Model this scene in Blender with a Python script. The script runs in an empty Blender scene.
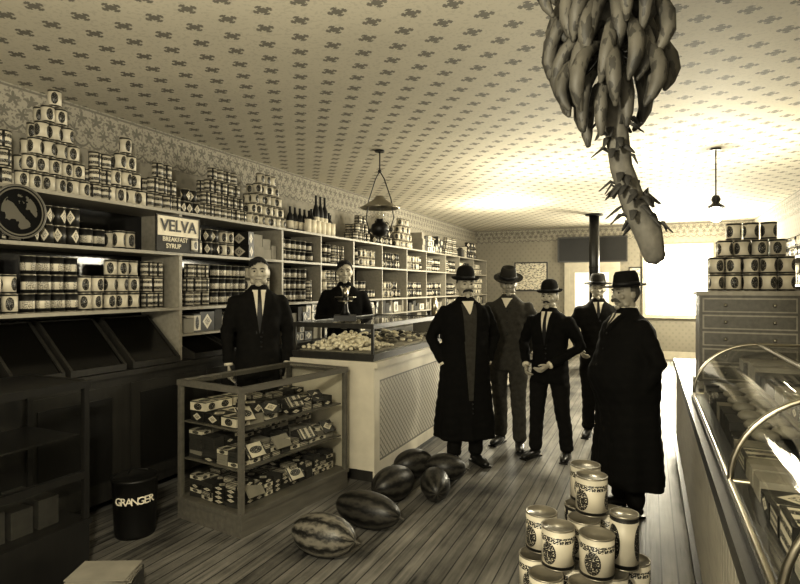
import bpy, math, random
from mathutils import Vector, Matrix, Quaternion
random.seed(7)
S=bpy.context.scene
COL=S.collection
# ------------------------------------------------------------------ materials
def C(g,t=1.0):
    l=g/12.92 if g<=.04045 else ((g+.055)/1.055)**2.4
    return (l, l*(1-.075*t), l*(1-.25*t), 1)
class NT:
    def __init__(s,name):
        s.mat=bpy.data.materials.new(name); s.mat.use_nodes=True
        s.t=s.mat.node_tree; s.n=s.t.nodes; s.l=s.t.links
        s.b=s.n['Principled BSDF']
    def put(s,sock,v):
        if isinstance(v,bpy.types.NodeSocket): s.l.new(v,sock)
        else: sock.default_value=v
    def m(s,op,a,b=None,c=None):
        n=s.n.new('ShaderNodeMath'); n.operation=op
        s.put(n.inputs[0],a)
        if b is not None: s.put(n.inputs[1],b)
        if c is not None: s.put(n.inputs[2],c)
        return n.outputs[0]
    def mix(s,f,a,b):
        n=s.n.new('ShaderNodeMix'); n.data_type='RGBA'
        s.put(n.inputs[0],f); s.put(n.inputs[6],a); s.put(n.inputs[7],b)
        return n.outputs[2]
    def co(s,kind='Object'):
        n=s.n.new('ShaderNodeTexCoord'); return n.outputs[kind]
    def xyz(s,v):
        n=s.n.new('ShaderNodeSeparateXYZ'); s.l.new(v,n.inputs[0]); return n.outputs
    def scale(s,v,sc):
        n=s.n.new('ShaderNodeMapping'); s.l.new(v,n.inputs[0]); n.inputs['Scale'].default_value=sc; return n.outputs[0]
    def noise(s,v,sc,det=3):
        n=s.n.new('ShaderNodeTexNoise'); s.l.new(v,n.inputs['Vector']); n.inputs['Scale'].default_value=sc; n.inputs['Detail'].default_value=det
        return n.outputs['Fac']
    def col(s,v): s.put(s.b.inputs['Base Color'],v)
    def rough(s,v,metal=0.0,spec=None):
        s.put(s.b.inputs['Roughness'],v); s.b.inputs['Metallic'].default_value=metal
        if spec is not None: s.b.inputs['Specular IOR Level'].default_value=spec
    def bump(s,h,st=.3,d=.01):
        n=s.n.new('ShaderNodeBump'); s.put(n.inputs['Height'],h); n.inputs['Strength'].default_value=st; n.inputs['Distance'].default_value=d
        s.l.new(n.outputs[0],s.b.inputs['Normal'])
    def ab(s,a): return s.m('ABSOLUTE',a)
    def lt(s,a,b): return s.m('LESS_THAN',a,b)
    def gt(s,a,b): return s.m('GREATER_THAN',a,b)
def simple(name,g,r=.6,metal=0,var=.25,sc=8,bump=0,spec=None,stretch=(1,1,1)):
    n=NT(name); c=n.scale(n.co(),stretch); f=n.noise(c,sc,4)
    n.col(n.mix(f,C(g*(1-var)),C(min(1,g*(1+var))))); n.rough(r,metal,spec)
    if bump: n.bump(f,bump)
    return n.mat
M={}
M['darkwood']=simple('dark_wood',.15,.4,stretch=(6,6,.8),sc=5,var=.4)
M['blackwood']=simple('ebonised_wood',.08,.4,stretch=(6,6,.8),sc=5,var=.4)
M['midwood']=simple('mid_wood',.34,.45,stretch=(6,.8,6),sc=5)
M['lightwood']=simple('light_wood',.56,.5,stretch=(6,.8,6),sc=5,var=.15)
M['paintwood']=simple('painted_wood',.76,.45,var=.08)
M['black']=simple('black_iron',.08,.45,metal=.3)
M['steel']=simple('nickel',.66,.28,metal=1,var=.08)
M['tin']=simple('tin',.6,.35,metal=.7,var=.1)
M['cloth']=simple('black_wool',.06,.9,var=.3,sc=30,bump=.2,spec=.12)
M['cloth2']=simple('charcoal_wool',.09,.9,var=.3,sc=30,bump=.2,spec=.12)
M['cloth3']=simple('grey_wool',.22,.9,var=.3,sc=30,bump=.2,spec=.12)
M['felt']=simple('felt_hat',.08,.85,var=.2,sc=20,spec=.15)
M['felt2']=simple('grey_felt_hat',.17,.85,var=.2,sc=20,spec=.15)
M['feltband']=simple('hat_band',.03,.6)
M['skin']=simple('skin',.68,.5,var=.06,sc=12)
M['skin2']=simple('skin_tanned',.58,.5,var=.08,sc=12)
M['hair']=simple('hair',.08,.7,var=.4,sc=60,stretch=(1,1,.3))
M['grayhair']=simple('gray_hair',.25,.7,var=.4,sc=60)
M['shirt']=simple('shirt',.86,.8,var=.04)
M['eye']=simple('eye_white',.5,.3,var=.02)
M['iris']=simple('iris',.05,.2)
M['lip']=simple('lip',.38,.5)
M['shoe']=simple('shoe_leather',.10,.35,var=.3)
M['paper']=simple('paper',.86,.8,var=.05)
M['paper2']=simple('kraft_paper',.50,.8,var=.15)
M['bread']=simple('bread_crust',.42,.6,var=.25,sc=14)
M['boxdark']=simple('dark_carton',.16,.7,var=.4,sc=20)
M['candy']=simple('candy',.9,.4,var=.1,sc=40)
M['stalk']=simple('banana_stalk',.26,.8,var=.5,sc=25,bump=.6)
M['leaf']=simple('dry_bract',.13,.8,var=.5,sc=25)
def emis(name,col,st):
    n=NT(name); n.b.inputs['Emission Color'].default_value=col; n.b.inputs['Emission Strength'].default_value=st
    n.col(C(.8)); return n.mat
M['glow']=emis('lit_mantle_globe',(1,.94,.76,1),30)
M['daylight']=emis('daylit_window_pane',(1,.95,.8,1),12)
M['daylight2']=emis('daylit_door_pane',(1,.95,.8,1),1.0)
def glassmat():
    n=NT('glass'); n.n.remove(n.b); out=n.n['Material Output']
    tr=n.n.new('ShaderNodeBsdfTransparent'); tr.inputs[0].default_value=(.93,.93,.9,1)
    gl=n.n.new('ShaderNodeBsdfGlossy'); gl.inputs['Roughness'].default_value=.05
    fr=n.n.new('ShaderNodeLayerWeight'); fr.inputs[0].default_value=.5
    fac=n.m('MULTIPLY_ADD',n.m('POWER',fr.outputs['Facing'],4),.45,.035)
    mx=n.n.new('ShaderNodeMixShader'); n.l.new(fac,mx.inputs[0]); n.l.new(tr.outputs[0],mx.inputs[1]); n.l.new(gl.outputs[0],mx.inputs[2])
    n.l.new(mx.outputs[0],out.inputs[0]); return n.mat
M['glass']=glassmat()
M['binglass']=simple('bin_glass',.05,.15)
n=NT('banana_skin'); c=n.co(); f=n.noise(c,10,4); sp=n.noise(n.scale(c,(1,1,.4)),45,3)
base=n.mix(f,C(.07),C(.36)); n.col(n.mix(n.m('MULTIPLY',n.gt(sp,.55),.65),base,C(.06))); n.rough(.6,0,.3); M['banana']=n.mat
def melonmat(name,a,b,bands):
    n=NT(name); u=n.xyz(n.co('UV')); w=n.noise(n.scale(n.co('UV'),(9,5,1)),3,4)
    s=n.m('SINE',n.m('MULTIPLY',n.m('ADD',u[0],n.m('MULTIPLY',w,.11)),2*math.pi*bands))
    n.col(n.mix(n.m('MULTIPLY_ADD',s,.5,.5),C(a),C(b))); n.rough(.4,0,.35); return n.mat
M['melon']=melonmat('watermelon_striped',.08,.44,9)
M['melon2']=melonmat('watermelon_dark',.06,.23,9)
def repeat(n,v,p):
    q=n.m('DIVIDE',v,p); fr=n.m('FRACT',q); return n.m('MULTIPLY',n.m('SUBTRACT',fr,.5),p), n.m('FLOOR',q)
n=NT('ceiling_paper'); c=n.co(); x=n.xyz(c); sx,sy=.23,.17
ry,row=repeat(n,n.m('ADD',x[1],20),sy)
off=n.m('MULTIPLY',n.m('MODULO',row,2),sx/2)
rx,_=repeat(n,n.m('ADD',n.m('ADD',x[0],20),off),sx)
ax=n.ab(rx); ay=n.ab(ry)
def rect(ax,ay,a,b): return n.m('MULTIPLY',n.lt(ax,a),n.lt(ay,b))
p=rect(ax,ay,.056,.010)
p=n.m('MAXIMUM',p,rect(ax,ay,.010,.05)); p=n.m('MAXIMUM',p,rect(ax,ay,.024,.023))
p=n.m('MAXIMUM',p,rect(n.ab(n.m('SUBTRACT',ax,.041)),ay,.007,.020))
p=n.m('MAXIMUM',p,rect(ax,n.ab(n.m('SUBTRACT',ay,.038)),.020,.006))
g=n.noise(c,1.2,3); fine=n.noise(c,45,2)
pale=n.mix(g,C(.70),C(.80)); pale=n.mix(n.m('MULTIPLY',n.gt(fine,.58),.14),pale,C(.4))
n.col(n.mix(n.m('MULTIPLY',p,.85),pale,C(.36))); n.rough(.75); M['ceiling']=n.mat
n=NT('wallpaper'); c=n.co(); x=n.xyz(c)
s1=n.m('SINE',n.m('MULTIPLY',n.m('ADD',x[1],x[0]),48)); s2=n.m('SINE',n.m('MULTIPLY',x[2],40))
q=n.gt(n.m('MULTIPLY',s1,s2),.55); g=n.noise(c,1.5,3)
n.col(n.mix(n.m('MULTIPLY',q,.3),n.mix(g,C(.50),C(.60)),C(.42))); n.rough(.8); M['wallpaper']=n.mat
n=NT('frieze_paper'); c=n.co(); x=n.xyz(c)
al=n.m('ADD',x[1],x[0])
r1,_=repeat(n,n.m('ADD',al,20),.13); r2,_=repeat(n,n.m('ADD',al,20.065),.13)
fl=n.noise(n.scale(c,(1,1,1)),42,3)
def petal(n,r,zc,k,rad):
    dz=n.m('SUBTRACT',x[2],zc); d=n.m('SQRT',n.m('ADD',n.m('MULTIPLY',r,r),n.m('MULTIPLY',dz,dz)))
    an=n.m('ARCTAN2',dz,r); w=n.m('MULTIPLY_ADD',n.m('SINE',n.m('MULTIPLY',an,k)),rad*.35,rad*.7)
    return n.lt(d,w)
pp=n.m('MAXIMUM',petal(n,r1,2.95,5,.05),petal(n,r2,2.85,6,.045))
scal=n.m('MULTIPLY_ADD',n.m('MULTIPLY',r1,r1),10.0,2.735)
sc=n.lt(n.ab(n.m('SUBTRACT',x[2],scal)),.009)
ln=n.m('MAXIMUM',n.lt(n.ab(n.m('SUBTRACT',x[2],3.03)),.008),sc)
pp=n.m('MAXIMUM',n.m('MAXIMUM',pp,ln),n.m('MULTIPLY',n.gt(fl,.55),.8))
n.col(n.mix(n.m('MULTIPLY',pp,.65),C(.58),C(.26))); n.rough(.8); M['frieze']=n.mat
n=NT('floorboards'); c=n.co(); x=n.xyz(c); w=.085
rr,idx=repeat(n,n.m('ADD',x[0],20),w)
gap=n.gt(n.ab(rr),w/2-.004)
wn=n.n.new('ShaderNodeTexWhiteNoise'); wn.noise_dimensions='1D'; n.l.new(idx,wn.inputs['W'])
gr=n.noise(n.scale(c,(22,1.2,1)),1.8,6); bl=n.noise(c,1.9,5)
v=n.m('ADD',n.m('MULTIPLY',wn.outputs[0],.18),n.m('ADD',n.m('MULTIPLY',gr,.6),n.m('MULTIPLY',bl,.9)))
mr=n.m('MULTIPLY',n.m('SUBTRACT',v,.58),2.0); mr.node.use_clamp=True
colf=n.mix(mr,C(.09),C(.50,.7)); n.col(n.mix(n.m('MULTIPLY',gap,.9),colf,C(.04))); n.rough(.55); n.bump(n.m('SUBTRACT',gr,gap),.3); M['floor']=n.mat
n=NT('beadboard_panel'); c=n.co(); x=n.xyz(c)
a,_=repeat(n,n.m('ADD',n.m('ADD',x[1],x[2]),20),.06); b,_=repeat(n,n.m('ADD',n.m('SUBTRACT',x[1],x[2]),20),.06)
li=n.m('MAXIMUM',n.gt(n.ab(a),.022),n.m('MULTIPLY',n.gt(n.ab(b),.025),.6))
n.col(n.mix(n.m('MULTIPLY',li,.75),C(.66),C(.22))); n.rough(.5); M['lattice']=n.mat
def label(name,base,dark,kind):
    n=NT(name); uv=n.co('UV'); u=n.xyz(uv)
    fu=n.m('SUBTRACT',n.m('FRACT',n.m('MULTIPLY',u[0],3)),.5); fv=n.m('SUBTRACT',u[1],.5)
    tx=n.noise(n.scale(uv,(60,26,1)),1,2)
    if kind==0:
        d=n.m('SQRT',n.m('ADD',n.m('MULTIPLY',n.m('MULTIPLY',fu,fu),2.0),n.m('MULTIPLY',fv,fv)))
        p=n.m('MAXIMUM',n.m('MULTIPLY',n.lt(d,.36),n.gt(tx,.38)),n.gt(n.ab(fv),.42))
    elif kind==1:
        p=n.m('MAXIMUM',n.gt(n.ab(n.m('ADD',fv,.08)),.22),n.m('MULTIPLY',n.gt(tx,.52),n.lt(n.ab(fu),.36)))
    elif kind==2:
        dia=n.m('ADD',n.ab(fu),n.m('MULTIPLY',n.ab(fv),.8))
        p=n.m('MAXIMUM',n.m('MULTIPLY',n.lt(n.ab(n.m('SUBTRACT',dia,.25)),.07),1),n.m('MULTIPLY',n.lt(dia,.16),n.gt(tx,.48)))
    elif kind==3:
        p=n.m('MAXIMUM',n.m('MULTIPLY',n.lt(n.ab(n.m('SUBTRACT',n.ab(fv),.2)),.1),n.gt(tx,.42)),n.m('MAXIMUM',n.gt(n.ab(fv),.42),n.gt(n.ab(fu),.42)))
    else:
        dd=n.m('SQRT',n.m('ADD',n.m('MULTIPLY',n.m('MULTIPLY',fu,fu),1.6),n.m('MULTIPLY',n.m('ADD',fv,.1),n.m('ADD',fv,.1))))
        p=n.m('MAXIMUM',n.m('MULTIPLY',n.lt(dd,.3),n.gt(tx,.42)),n.m('MULTIPLY',n.lt(n.ab(n.m('SUBTRACT',fv,.27)),.08),n.gt(tx,.46)))
        p=n.m('MAXIMUM',p,n.lt(fv,-.42))
    g=n.noise(n.co(),5,2)
    n.col(n.mix(p,n.mix(g,C(base*.62),C(min(.95,base*1.12))),C(dark))); n.rough(.45); return n.mat
LAB=[label('can_label_oval',.84,.08,0),label('can_label_band',.80,.07,1),label('can_label_diamond',.15,.80,2),label('can_label_print',.78,.10,3)]
LARD=label('pail_label',.86,.10,4)
n=NT('round_sign_print'); x=n.xyz(n.co()); nz=n.noise(n.co(),9,3)
d=n.m('SQRT',n.m('ADD',n.m('MULTIPLY',x[1],x[1]),n.m('MULTIPLY',x[2],x[2])))
body=n.m('MULTIPLY',n.lt(d,.11),n.gt(nz,.5)); rg=n.lt(n.ab(n.m('SUBTRACT',d,.145)),.005)
n.col(n.mix(n.m('MAXIMUM',n.m('MULTIPLY',body,.5),n.m('MULTIPLY',rg,.6)),C(.05),C(.5))); n.rough(.8,0,.1); M['roundsign']=n.mat
n=NT('printed_poster'); tx=n.noise(n.scale(n.co(),(10,10,30)),2,3); n.col(n.mix(n.gt(tx,.56),C(.85),C(.35))); M['poster']=n.mat
# ------------------------------------------------------------------ mesh builder
class MB:
    def __init__(s): s.v=[];s.f=[];s.mi=[];s.sm=[];s.uv=[];s.M=Matrix()
    def add(s,vs,fs,mat=0,smooth=False,uvs=None):
        o=len(s.v); s.v+= [tuple(s.M@Vector(p)) for p in vs]
        for i,f in enumerate(fs):
            s.f.append([o+k for k in f]); s.mi.append(mat); s.sm.append(smooth)
            s.uv.append(uvs[i] if uvs else [(0,0)]*len(f))
    def box(s,x0,x1,y0,y1,z0,z1,mat=0,uvlab=False):
        vs=[(x0,y0,z0),(x1,y0,z0),(x1,y1,z0),(x0,y1,z0),(x0,y0,z1),(x1,y0,z1),(x1,y1,z1),(x0,y1,z1)]
        fs=[(0,3,2,1),(4,5,6,7),(0,1,5,4),(1,2,6,5),(2,3,7,6),(3,0,4,7)]
        q=[(.0,.0),(.333,.0),(.333,1),(.0,1)]
        s.add(vs,fs,mat,False,[q]*6 if uvlab else None)
    def lathe(s,prof,seg=24,mats=None,mat=0,smooth=True,org=(0,0,0),sc=(1,1)):
        vs=[];fs=[];uvs=[]
        for (r,z) in prof:
            for i in range(seg):
                a=2*math.pi*i/seg; vs.append((org[0]+r*math.cos(a)*sc[0],org[1]+r*math.sin(a)*sc[1],org[2]+z))
        zz=[p[1] for p in prof]; z0,z1=min(zz),max(zz); dz=max(1e-6,z1-z0)
        for k in range(len(prof)-1):
            F=[];U=[]
            for i in range(seg):
                j=(i+1)%seg
                F.append((k*seg+i,k*seg+j,(k+1)*seg+j,(k+1)*seg+i))
                va=(prof[k][1]-z0)/dz; vb=(prof[k+1][1]-z0)/dz
                U.append([(i/seg,va),((i+1)/seg,va),((i+1)/seg,vb),(i/seg,vb)])
            fs+=F;uvs+=U
        o=len(s.v); s.add(vs,fs,mat,smooth,uvs)
        if mats:
            st=len(s.f)-len(fs)
            for k in range(len(prof)-1):
                for i in range(seg): s.mi[st+k*seg+i]=mats[k]
        n=len(prof)
        if prof[0][0]>1e-5: s.f.append([o+i for i in range(seg)][::-1]); s.mi.append(mats[0] if mats else mat); s.sm.append(False); s.uv.append([(0,0)]*seg)
        if prof[-1][0]>1e-5: s.f.append([o+(n-1)*seg+i for i in range(seg)]); s.mi.append(mats[-1] if mats else mat); s.sm.append(False); s.uv.append([(0,0)]*seg)
    def can(s,x,y,z,r,h,lab,rim=0,seg=14,rot=None):
        old=s.M; s.M=old@Matrix.Translation((x,y,z))@Matrix.Rotation(random.random()*6.28 if rot is None else rot,4,'Z')
        s.lathe([(r,0),(r*1.03,.01*h),(r*1.03,.03*h)],seg,mat=rim)
        s.lathe([(r,.03*h),(r,.96*h)],seg,mat=lab)
        s.lathe([(r,.96*h),(r*1.03,.97*h),(r*1.03,h),(r*.93,h),(r*.92,h*.97),(0,h*.97)],seg,mat=rim)
        s.M=old
    def ell(s,c,r,mat=0,seg=20,rings=12,fn=None):
        vs=[];fs=[];uvs=[]
        for k in range(rings+1):
            th=math.pi*k/rings
            for i in range(seg):
                a=2*math.pi*i/seg; d=Vector((math.sin(th)*math.cos(a),math.sin(th)*math.sin(a),math.cos(th)))
                if fn: d=fn(d)
                vs.append((c[0]+d.x*r[0],c[1]+d.y*r[1],c[2]+d.z*r[2]))
        for k in range(rings):
            for i in range(seg):
                j=(i+1)%seg; fs.append((k*seg+i,(k+1)*seg+i,(k+1)*seg+j,k*seg+j))
                uvs.append([(i/seg,k/rings),(i/seg,(k+1)/rings),((i+1)/seg,(k+1)/rings),((i+1)/seg,k/rings)])
        s.add(vs,fs,mat,True,uvs)
    def tube(s,pts,rad,seg=12,mat=0,flat=None,cap=True,ref=None):
        pts=[Vector(p) for p in pts]; n=len(pts)
        if not isinstance(rad,(list,tuple)): rad=[rad]*n
        P=[];R=[];T=[]
        for i in range(n):
            t=(pts[min(i+1,n-1)]-pts[max(i-1,0)]).normalized(); T.append(t)
        P=list(pts);R=list(rad)
        if cap:
            P=[pts[0]-T[0]*rad[0]*.7,pts[0]-T[0]*rad[0]*.4]+P+[pts[-1]+T[-1]*rad[-1]*.4,pts[-1]+T[-1]*rad[-1]*.7]
            R=[rad[0]*.15,rad[0]*.8]+R+[rad[-1]*.8,rad[-1]*.15]; T=[T[0],T[0]]+T+[T[-1],T[-1]]
        up=Vector(ref) if ref else (Vector((0,0,1)) if abs(T[0].z)<.9 else Vector((0,1,0)))
        u=(up-T[0]*up.dot(T[0])).normalized(); vs=[];fs=[];uvs=[]
        for i,p in enumerate(P):
            u=(u-T[i]*u.dot(T[i])).normalized(); w=T[i].cross(u)
            fx=flat if flat else 1
            for k in range(seg):
                a=2*math.pi*k/seg; vs.append(p+(u*math.cos(a)*fx+w*math.sin(a))*R[i])
        m=len(P)
        for i in range(m-1):
            for k in range(seg):
                j=(k+1)%seg; fs.append((i*seg+k,i*seg+j,(i+1)*seg+j,(i+1)*seg+k))
                uvs.append([(k/seg,i/m),((k+1)/seg,i/m),((k+1)/seg,(i+1)/m),(k/seg,(i+1)/m)])
        fs.append([k for k in range(seg)][::-1]); fs.append([(m-1)*seg+k for k in range(seg)]); uvs+= [[(0,0)]*seg]*2
        s.add(vs,fs,mat,True,uvs)
    def rings(s,rs,seg=32,mat=0,ex=2.4):
        vs=[];fs=[]
        for (z,cx,cy,rx,ry) in rs:
            for i in range(seg):
                a=2*math.pi*i/seg; ca,sa=math.cos(a),math.sin(a)
                vs.append((cx+rx*math.copysign(abs(ca)**(2/ex),ca),cy+ry*math.copysign(abs(sa)**(2/ex),sa),z))
        for k in range(len(rs)-1):
            for i in range(seg):
                j=(i+1)%seg; fs.append((k*seg+i,k*seg+j,(k+1)*seg+j,(k+1)*seg+i))
        fs.append([i for i in range(seg)][::-1]); fs.append([(len(rs)-1)*seg+i for i in range(seg)])
        s.add(vs,fs,mat,True)
    def build(s,name,mats,parent=None,loc=(0,0,0),rotz=0,scale=None):
        me=bpy.data.meshes.new(name); me.from_pydata(s.v,[],s.f)
        for m in mats: me.materials.append(m)
        me.polygons.foreach_set('material_index',s.mi); me.polygons.foreach_set('use_smooth',s.sm)
        ul=me.uv_layers.new(name='UVMap'); fl=[]
        for u in s.uv:
            for a in u: fl+= [a[0],a[1]]
        ul.data.foreach_set('uv',fl); me.update()
        o=bpy.data.objects.new(name,me); COL.objects.link(o); o.location=loc; o.rotation_euler=(0,0,rotz)
        if scale: o.scale=scale
        if parent: o.parent=parent
        return o
def empty(name,loc=(0,0,0),rotz=0,sc=1):
    e=bpy.data.objects.new(name,None); COL.objects.link(e); e.location=loc; e.rotation_euler=(0,0,rotz); e.scale=(sc,)*3; e.empty_display_size=.1; return e
def remesh(o,vs,it=4,fac=.5):
    m=o.modifiers.new('r','REMESH'); m.mode='VOXEL'; m.voxel_size=vs; m.use_smooth_shade=True
    if it:
        k=o.modifiers.new('s','SMOOTH'); k.iterations=it; k.factor=fac
    dg=bpy.context.evaluated_depsgraph_get(); me=bpy.data.meshes.new_from_object(o.evaluated_get(dg))
    o.modifiers.clear(); old=o.data; mats=list(old.materials); o.data=me
    me.materials.clear()
    for q in mats: me.materials.append(q)
    for p in me.polygons: p.use_smooth=True
    return o
def text(body,size,mat,parent,loc,rot,ext=.002,name='lettering',align='CENTER'):
    c=bpy.data.curves.new(name,'FONT'); c.body=body; c.size=size; c.extrude=ext; c.align_x=align; c.align_y='CENTER'; c.offset=size*.012
    c.materials.append(mat); o=bpy.data.objects.new(name,c); COL.objects.link(o); o.parent=parent; o.location=loc; o.rotation_euler=rot; return o
# ------------------------------------------------------------------ room
XL,XR,YB,YF,HC=-4.1,2.0,13.9,-2.2,3.05
def slab(name,x0,x1,y0,y1,z0,z1,mat):
    b=MB(); b.box(x0,x1,y0,y1,z0,z1); return b.build(name,[mat])
slab('floor',XL-.1,XR+.1,YF-.1,YB+.1,-.1,0,M['floor'])
slab('ceiling',XL-.1,XR+.1,YF-.1,YB+.1,HC,HC+.1,M['ceiling'])
slab('wall_left',XL-.1,XL,YF,YB,0,HC,M['wallpaper'])
slab('wall_right',XR,XR+.1,YF,YB,0,HC,M['wallpaper'])
slab('wall_back',XL-.1,XR+.1,YB,YB+.1,0,HC,M['wallpaper'])
slab('wall_front',XL-.1,XR+.1,YF-.1,YF,0,HC,M['wallpaper'])
slab('trim_1',XL,XL+.008,YF,YB-.01,2.72,HC-.002,M['frieze'])
slab('trim_2',XL+.01,XR-.01,YB-.008,YB,2.72,HC-.002,M['frieze'])
slab('trim_3',XR-.008,XR,YF,YB-.01,2.72,HC-.002,M['frieze'])
slab('baseboard_back',XL+.6,XR,YB-.02,YB,0,.18,M['paintwood'])
def window(name,cx,y,z0,z1,w,sgn,pane,mull=1,dep=.06):
    b=MB(); t=.08; ya,yb=(y-dep,y-.002) if sgn>0 else (y+.002,y+dep)
    b.box(cx-w/2-t,cx-w/2,ya,yb,z0-t,z1+t,0); b.box(cx+w/2,cx+w/2+t,ya,yb,z0-t,z1+t,0)
    b.box(cx-w/2,cx+w/2,ya,yb,z1,z1+t,0); b.box(cx-w/2,cx+w/2,ya,yb,z0-t,z0,0)
    zm=(z0+z1)/2; b.box(cx-w/2,cx+w/2,ya+.01,yb-.01,zm-.02,zm+.02,0)
    for i in range(mull): 
        xx=cx-w/2+w*(i+1)/(mull+1); b.box(xx-.012,xx+.012,ya+.015,yb-.01,z0,z1,0)
    yy=(ya+yb)/2+(.015 if sgn>0 else -.015); b.box(cx-w/2,cx+w/2,yy-.003,yy+.003,z0,z1,1)
    return b.build(name,[M['paintwood'],pane])
window('window_1',.55,YB,1.0,2.5,1.25,1,M['daylight'])
window('window_2',-3.0,YF,.8,2.6,1.4,-1,M['daylight2'],0)
window('window_3',.4,YF,.8,2.6,1.8,-1,M['daylight2'],0)
b=MB(); cx=-1.25;w=1.0;y=YB
b.box(cx-w/2-.12,cx-w/2,y-.05,y-.002,0,2.2,0); b.box(cx+w/2,cx+w/2+.12,y-.05,y-.002,0,2.2,0); b.box(cx-w/2,cx+w/2,y-.05,y-.002,2.08,2.2,0)
b.box(cx-w/2,cx-w/2+.12,y-.04,y-.002,0,2.08,0); b.box(cx+w/2-.12,cx+w/2,y-.04,y-.002,0,2.08,0)
b.box(cx-.38,cx+.38,y-.04,y-.002,1.96,2.08,0); b.box(cx-.38,cx+.38,y-.04,y-.002,.85,1.0,0); b.box(cx-.38,cx+.38,y-.03,y-.002,0,.85,0)
b.box(cx-.38,cx+.38,y-.02,y-.01,1.0,1.96,1); b.ell((cx+.43,y-.07,1.0),(.03,.03,.03),2)
b.build('door_1',[M['paintwood'],M['daylight2'],M['steel']])
b=MB(); b.box(-2.0,-.5,YB-.05,YB-.01,2.24,2.78,0); 
for q in ((-2.03,-.47,2.21,2.24),(-2.03,-.47,2.78,2.81)): b.box(q[0],q[1],YB-.06,YB-.01,q[2],q[3],1)
b.box(-2.03,-2.0,YB-.06,YB-.01,2.24,2.78,1); b.box(-.5,-.47,YB-.06,YB-.01,2.24,2.78,1)
b.build('wall_blackboard',[M['black'],M['darkwood']])
for (x0,x1,z0,z1) in ((-3.05,-2.3,1.55,2.2),(-.42,-.2,1.5,2.05)):
    b=MB(); b.box(x0,x1,YB-.012,YB-.002,z0,z1,0); b.box(x0-.03,x1+.03,YB-.02,YB-.002,z0-.03,z0,1); b.box(x0-.03,x1+.03,YB-.02,YB-.002,z1,z1+.03,1)
    b.box(x0-.03,x0,YB-.02,YB-.002,z0,z1,1); b.box(x1,x1+.03,YB-.02,YB-.002,z0,z1,1)
    b.build('framed_poster',[M['poster'],M['darkwood']])
# ------------------------------------------------------------------ left shelving
SX0,SX1=-4.085,-3.62
b=MB(); Ys,Ye=.6,13.3
for z in (1.45,1.91,2.26): b.box(SX0,SX1,Ys,Ye,z-.025,z,0)
ups=[.6,3.56,5.0,6.6,8.4,10.3,12.2,13.28]
for yy in ups: b.box(SX0,SX1-.01,yy,yy+.03,1.0,2.235,0)
for yy in (5.8,7.5,9.3,11.2): b.box(SX0,SX1-.02,yy,yy+.02,1.0,2.235,0)
b.box(SX0,SX0+.012,Ys,Ye,1.0,2.235,2)
b.box(SX0,SX1,3.59,Ye,1.2,1.22,0)
BX=-3.57
b.box(SX0,BX+.03,Ys,Ye,.96,1.0,1); b.box(SX0,BX,Ys,Ye,.08,.96,1)
for k in range(16):
    y0=Ys+.05+k*.79; b.box(BX,BX+.012,y0,y0+.7,.15,.9,1); b.box(BX+.012,BX+.018,y0+.08,y0+.62,.23,.82,4)
b.build('wall_shelving',[M['lightwood'],M['darkwood'],M['binglass'],M['midwood'],M['blackwood']])
for (y0,y1) in ((1.3,1.66),(1.7,2.1),(2.16,2.5),(2.54,2.98),(3.04,3.5),(3.66,4.1),(4.16,4.6)):
    b=MB(); xa,xb,xt=-4.06,-3.56,-3.92
    zt=1.38 if y0<3.5 else 1.19
    for yy in (y0,y1-.02):
        vs=[(xa,yy,1.005),(xb,yy,1.005),(xb,yy,1.05),(xt,yy,zt),(xa,yy,zt)]
        v2=[(a,bb+.02,c) for a,bb,c in vs]
        b.add(vs+v2,[(0,1,2,3,4),(9,8,7,6,5),(0,5,6,1),(1,6,7,2),(2,7,8,3),(3,8,9,4),(4,9,5,0)],0)
    b.add([(xb-.02,y0+.02,1.05),(xb-.02,y1-.02,1.05),(xt-.01,y1-.02,zt),(xt-.01,y0+.02,zt)],[(0,1,2,3)],1)
    b.box(xb-.02,xb,y0+.02,y1-.02,1.005,1.05,0); b.box(xt-.02,xt,y0+.02,y1-.02,zt-.02,zt,0); b.box(xa,xa+.01,y0+.02,y1-.02,1.005,zt,1)
    b.build('biscuit_bin',[M['darkwood'],M['binglass']])
TM=[M['tin']]+LAB+[M['boxdark'],M['paper2']]
b=MB()
def pyr(b,yc,z,n,rows,r,h,lab,x=-3.74,shrink=1,step=1):
    for k in range(rows):
        m=n-k*shrink
        if m<1: break
        for i in range(m):
            yy=yc-(m-1)*r*1.04+i*2.08*r
            b.can(x-random.random()*.01,yy,z+k*h+.001,r,h,lab,0)
            if k<rows-1 and x>-3.8: b.can(x-2.1*r,yy,z+k*h+.001,r,h,lab,0,seg=8)
Z=2.26
pyr(b,1.75,Z,5,4,.048,.118,1); pyr(b,2.12,Z,3,3,.046,.118,4,shrink=0)
pyr(b,2.55,Z,6,6,.042,.118,1)
pyr(b,2.90,Z,2,3,.042,.118,4,shrink=0)
pyr(b,3.12,Z,4,4,.044,.13,1); pyr(b,3.48,Z,4,3,.045,.13,4)
pyr(b,3.78,Z,3,2,.04,.11,3)
pyr(b,4.21,Z,7,4,.044,.118,4); pyr(b,4.88,Z,7,5,.046,.11,1)
pyr(b,7.0,Z,4,3,.055,.12,4); pyr(b,7.7,Z,5,3,.055,.12,3); pyr(b,8.5,Z,6,4,.055,.12,1); pyr(b,10.9,Z,7,3,.055,.12,4); pyr(b,12.3,Z,6,3,.06,.12,3)
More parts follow.
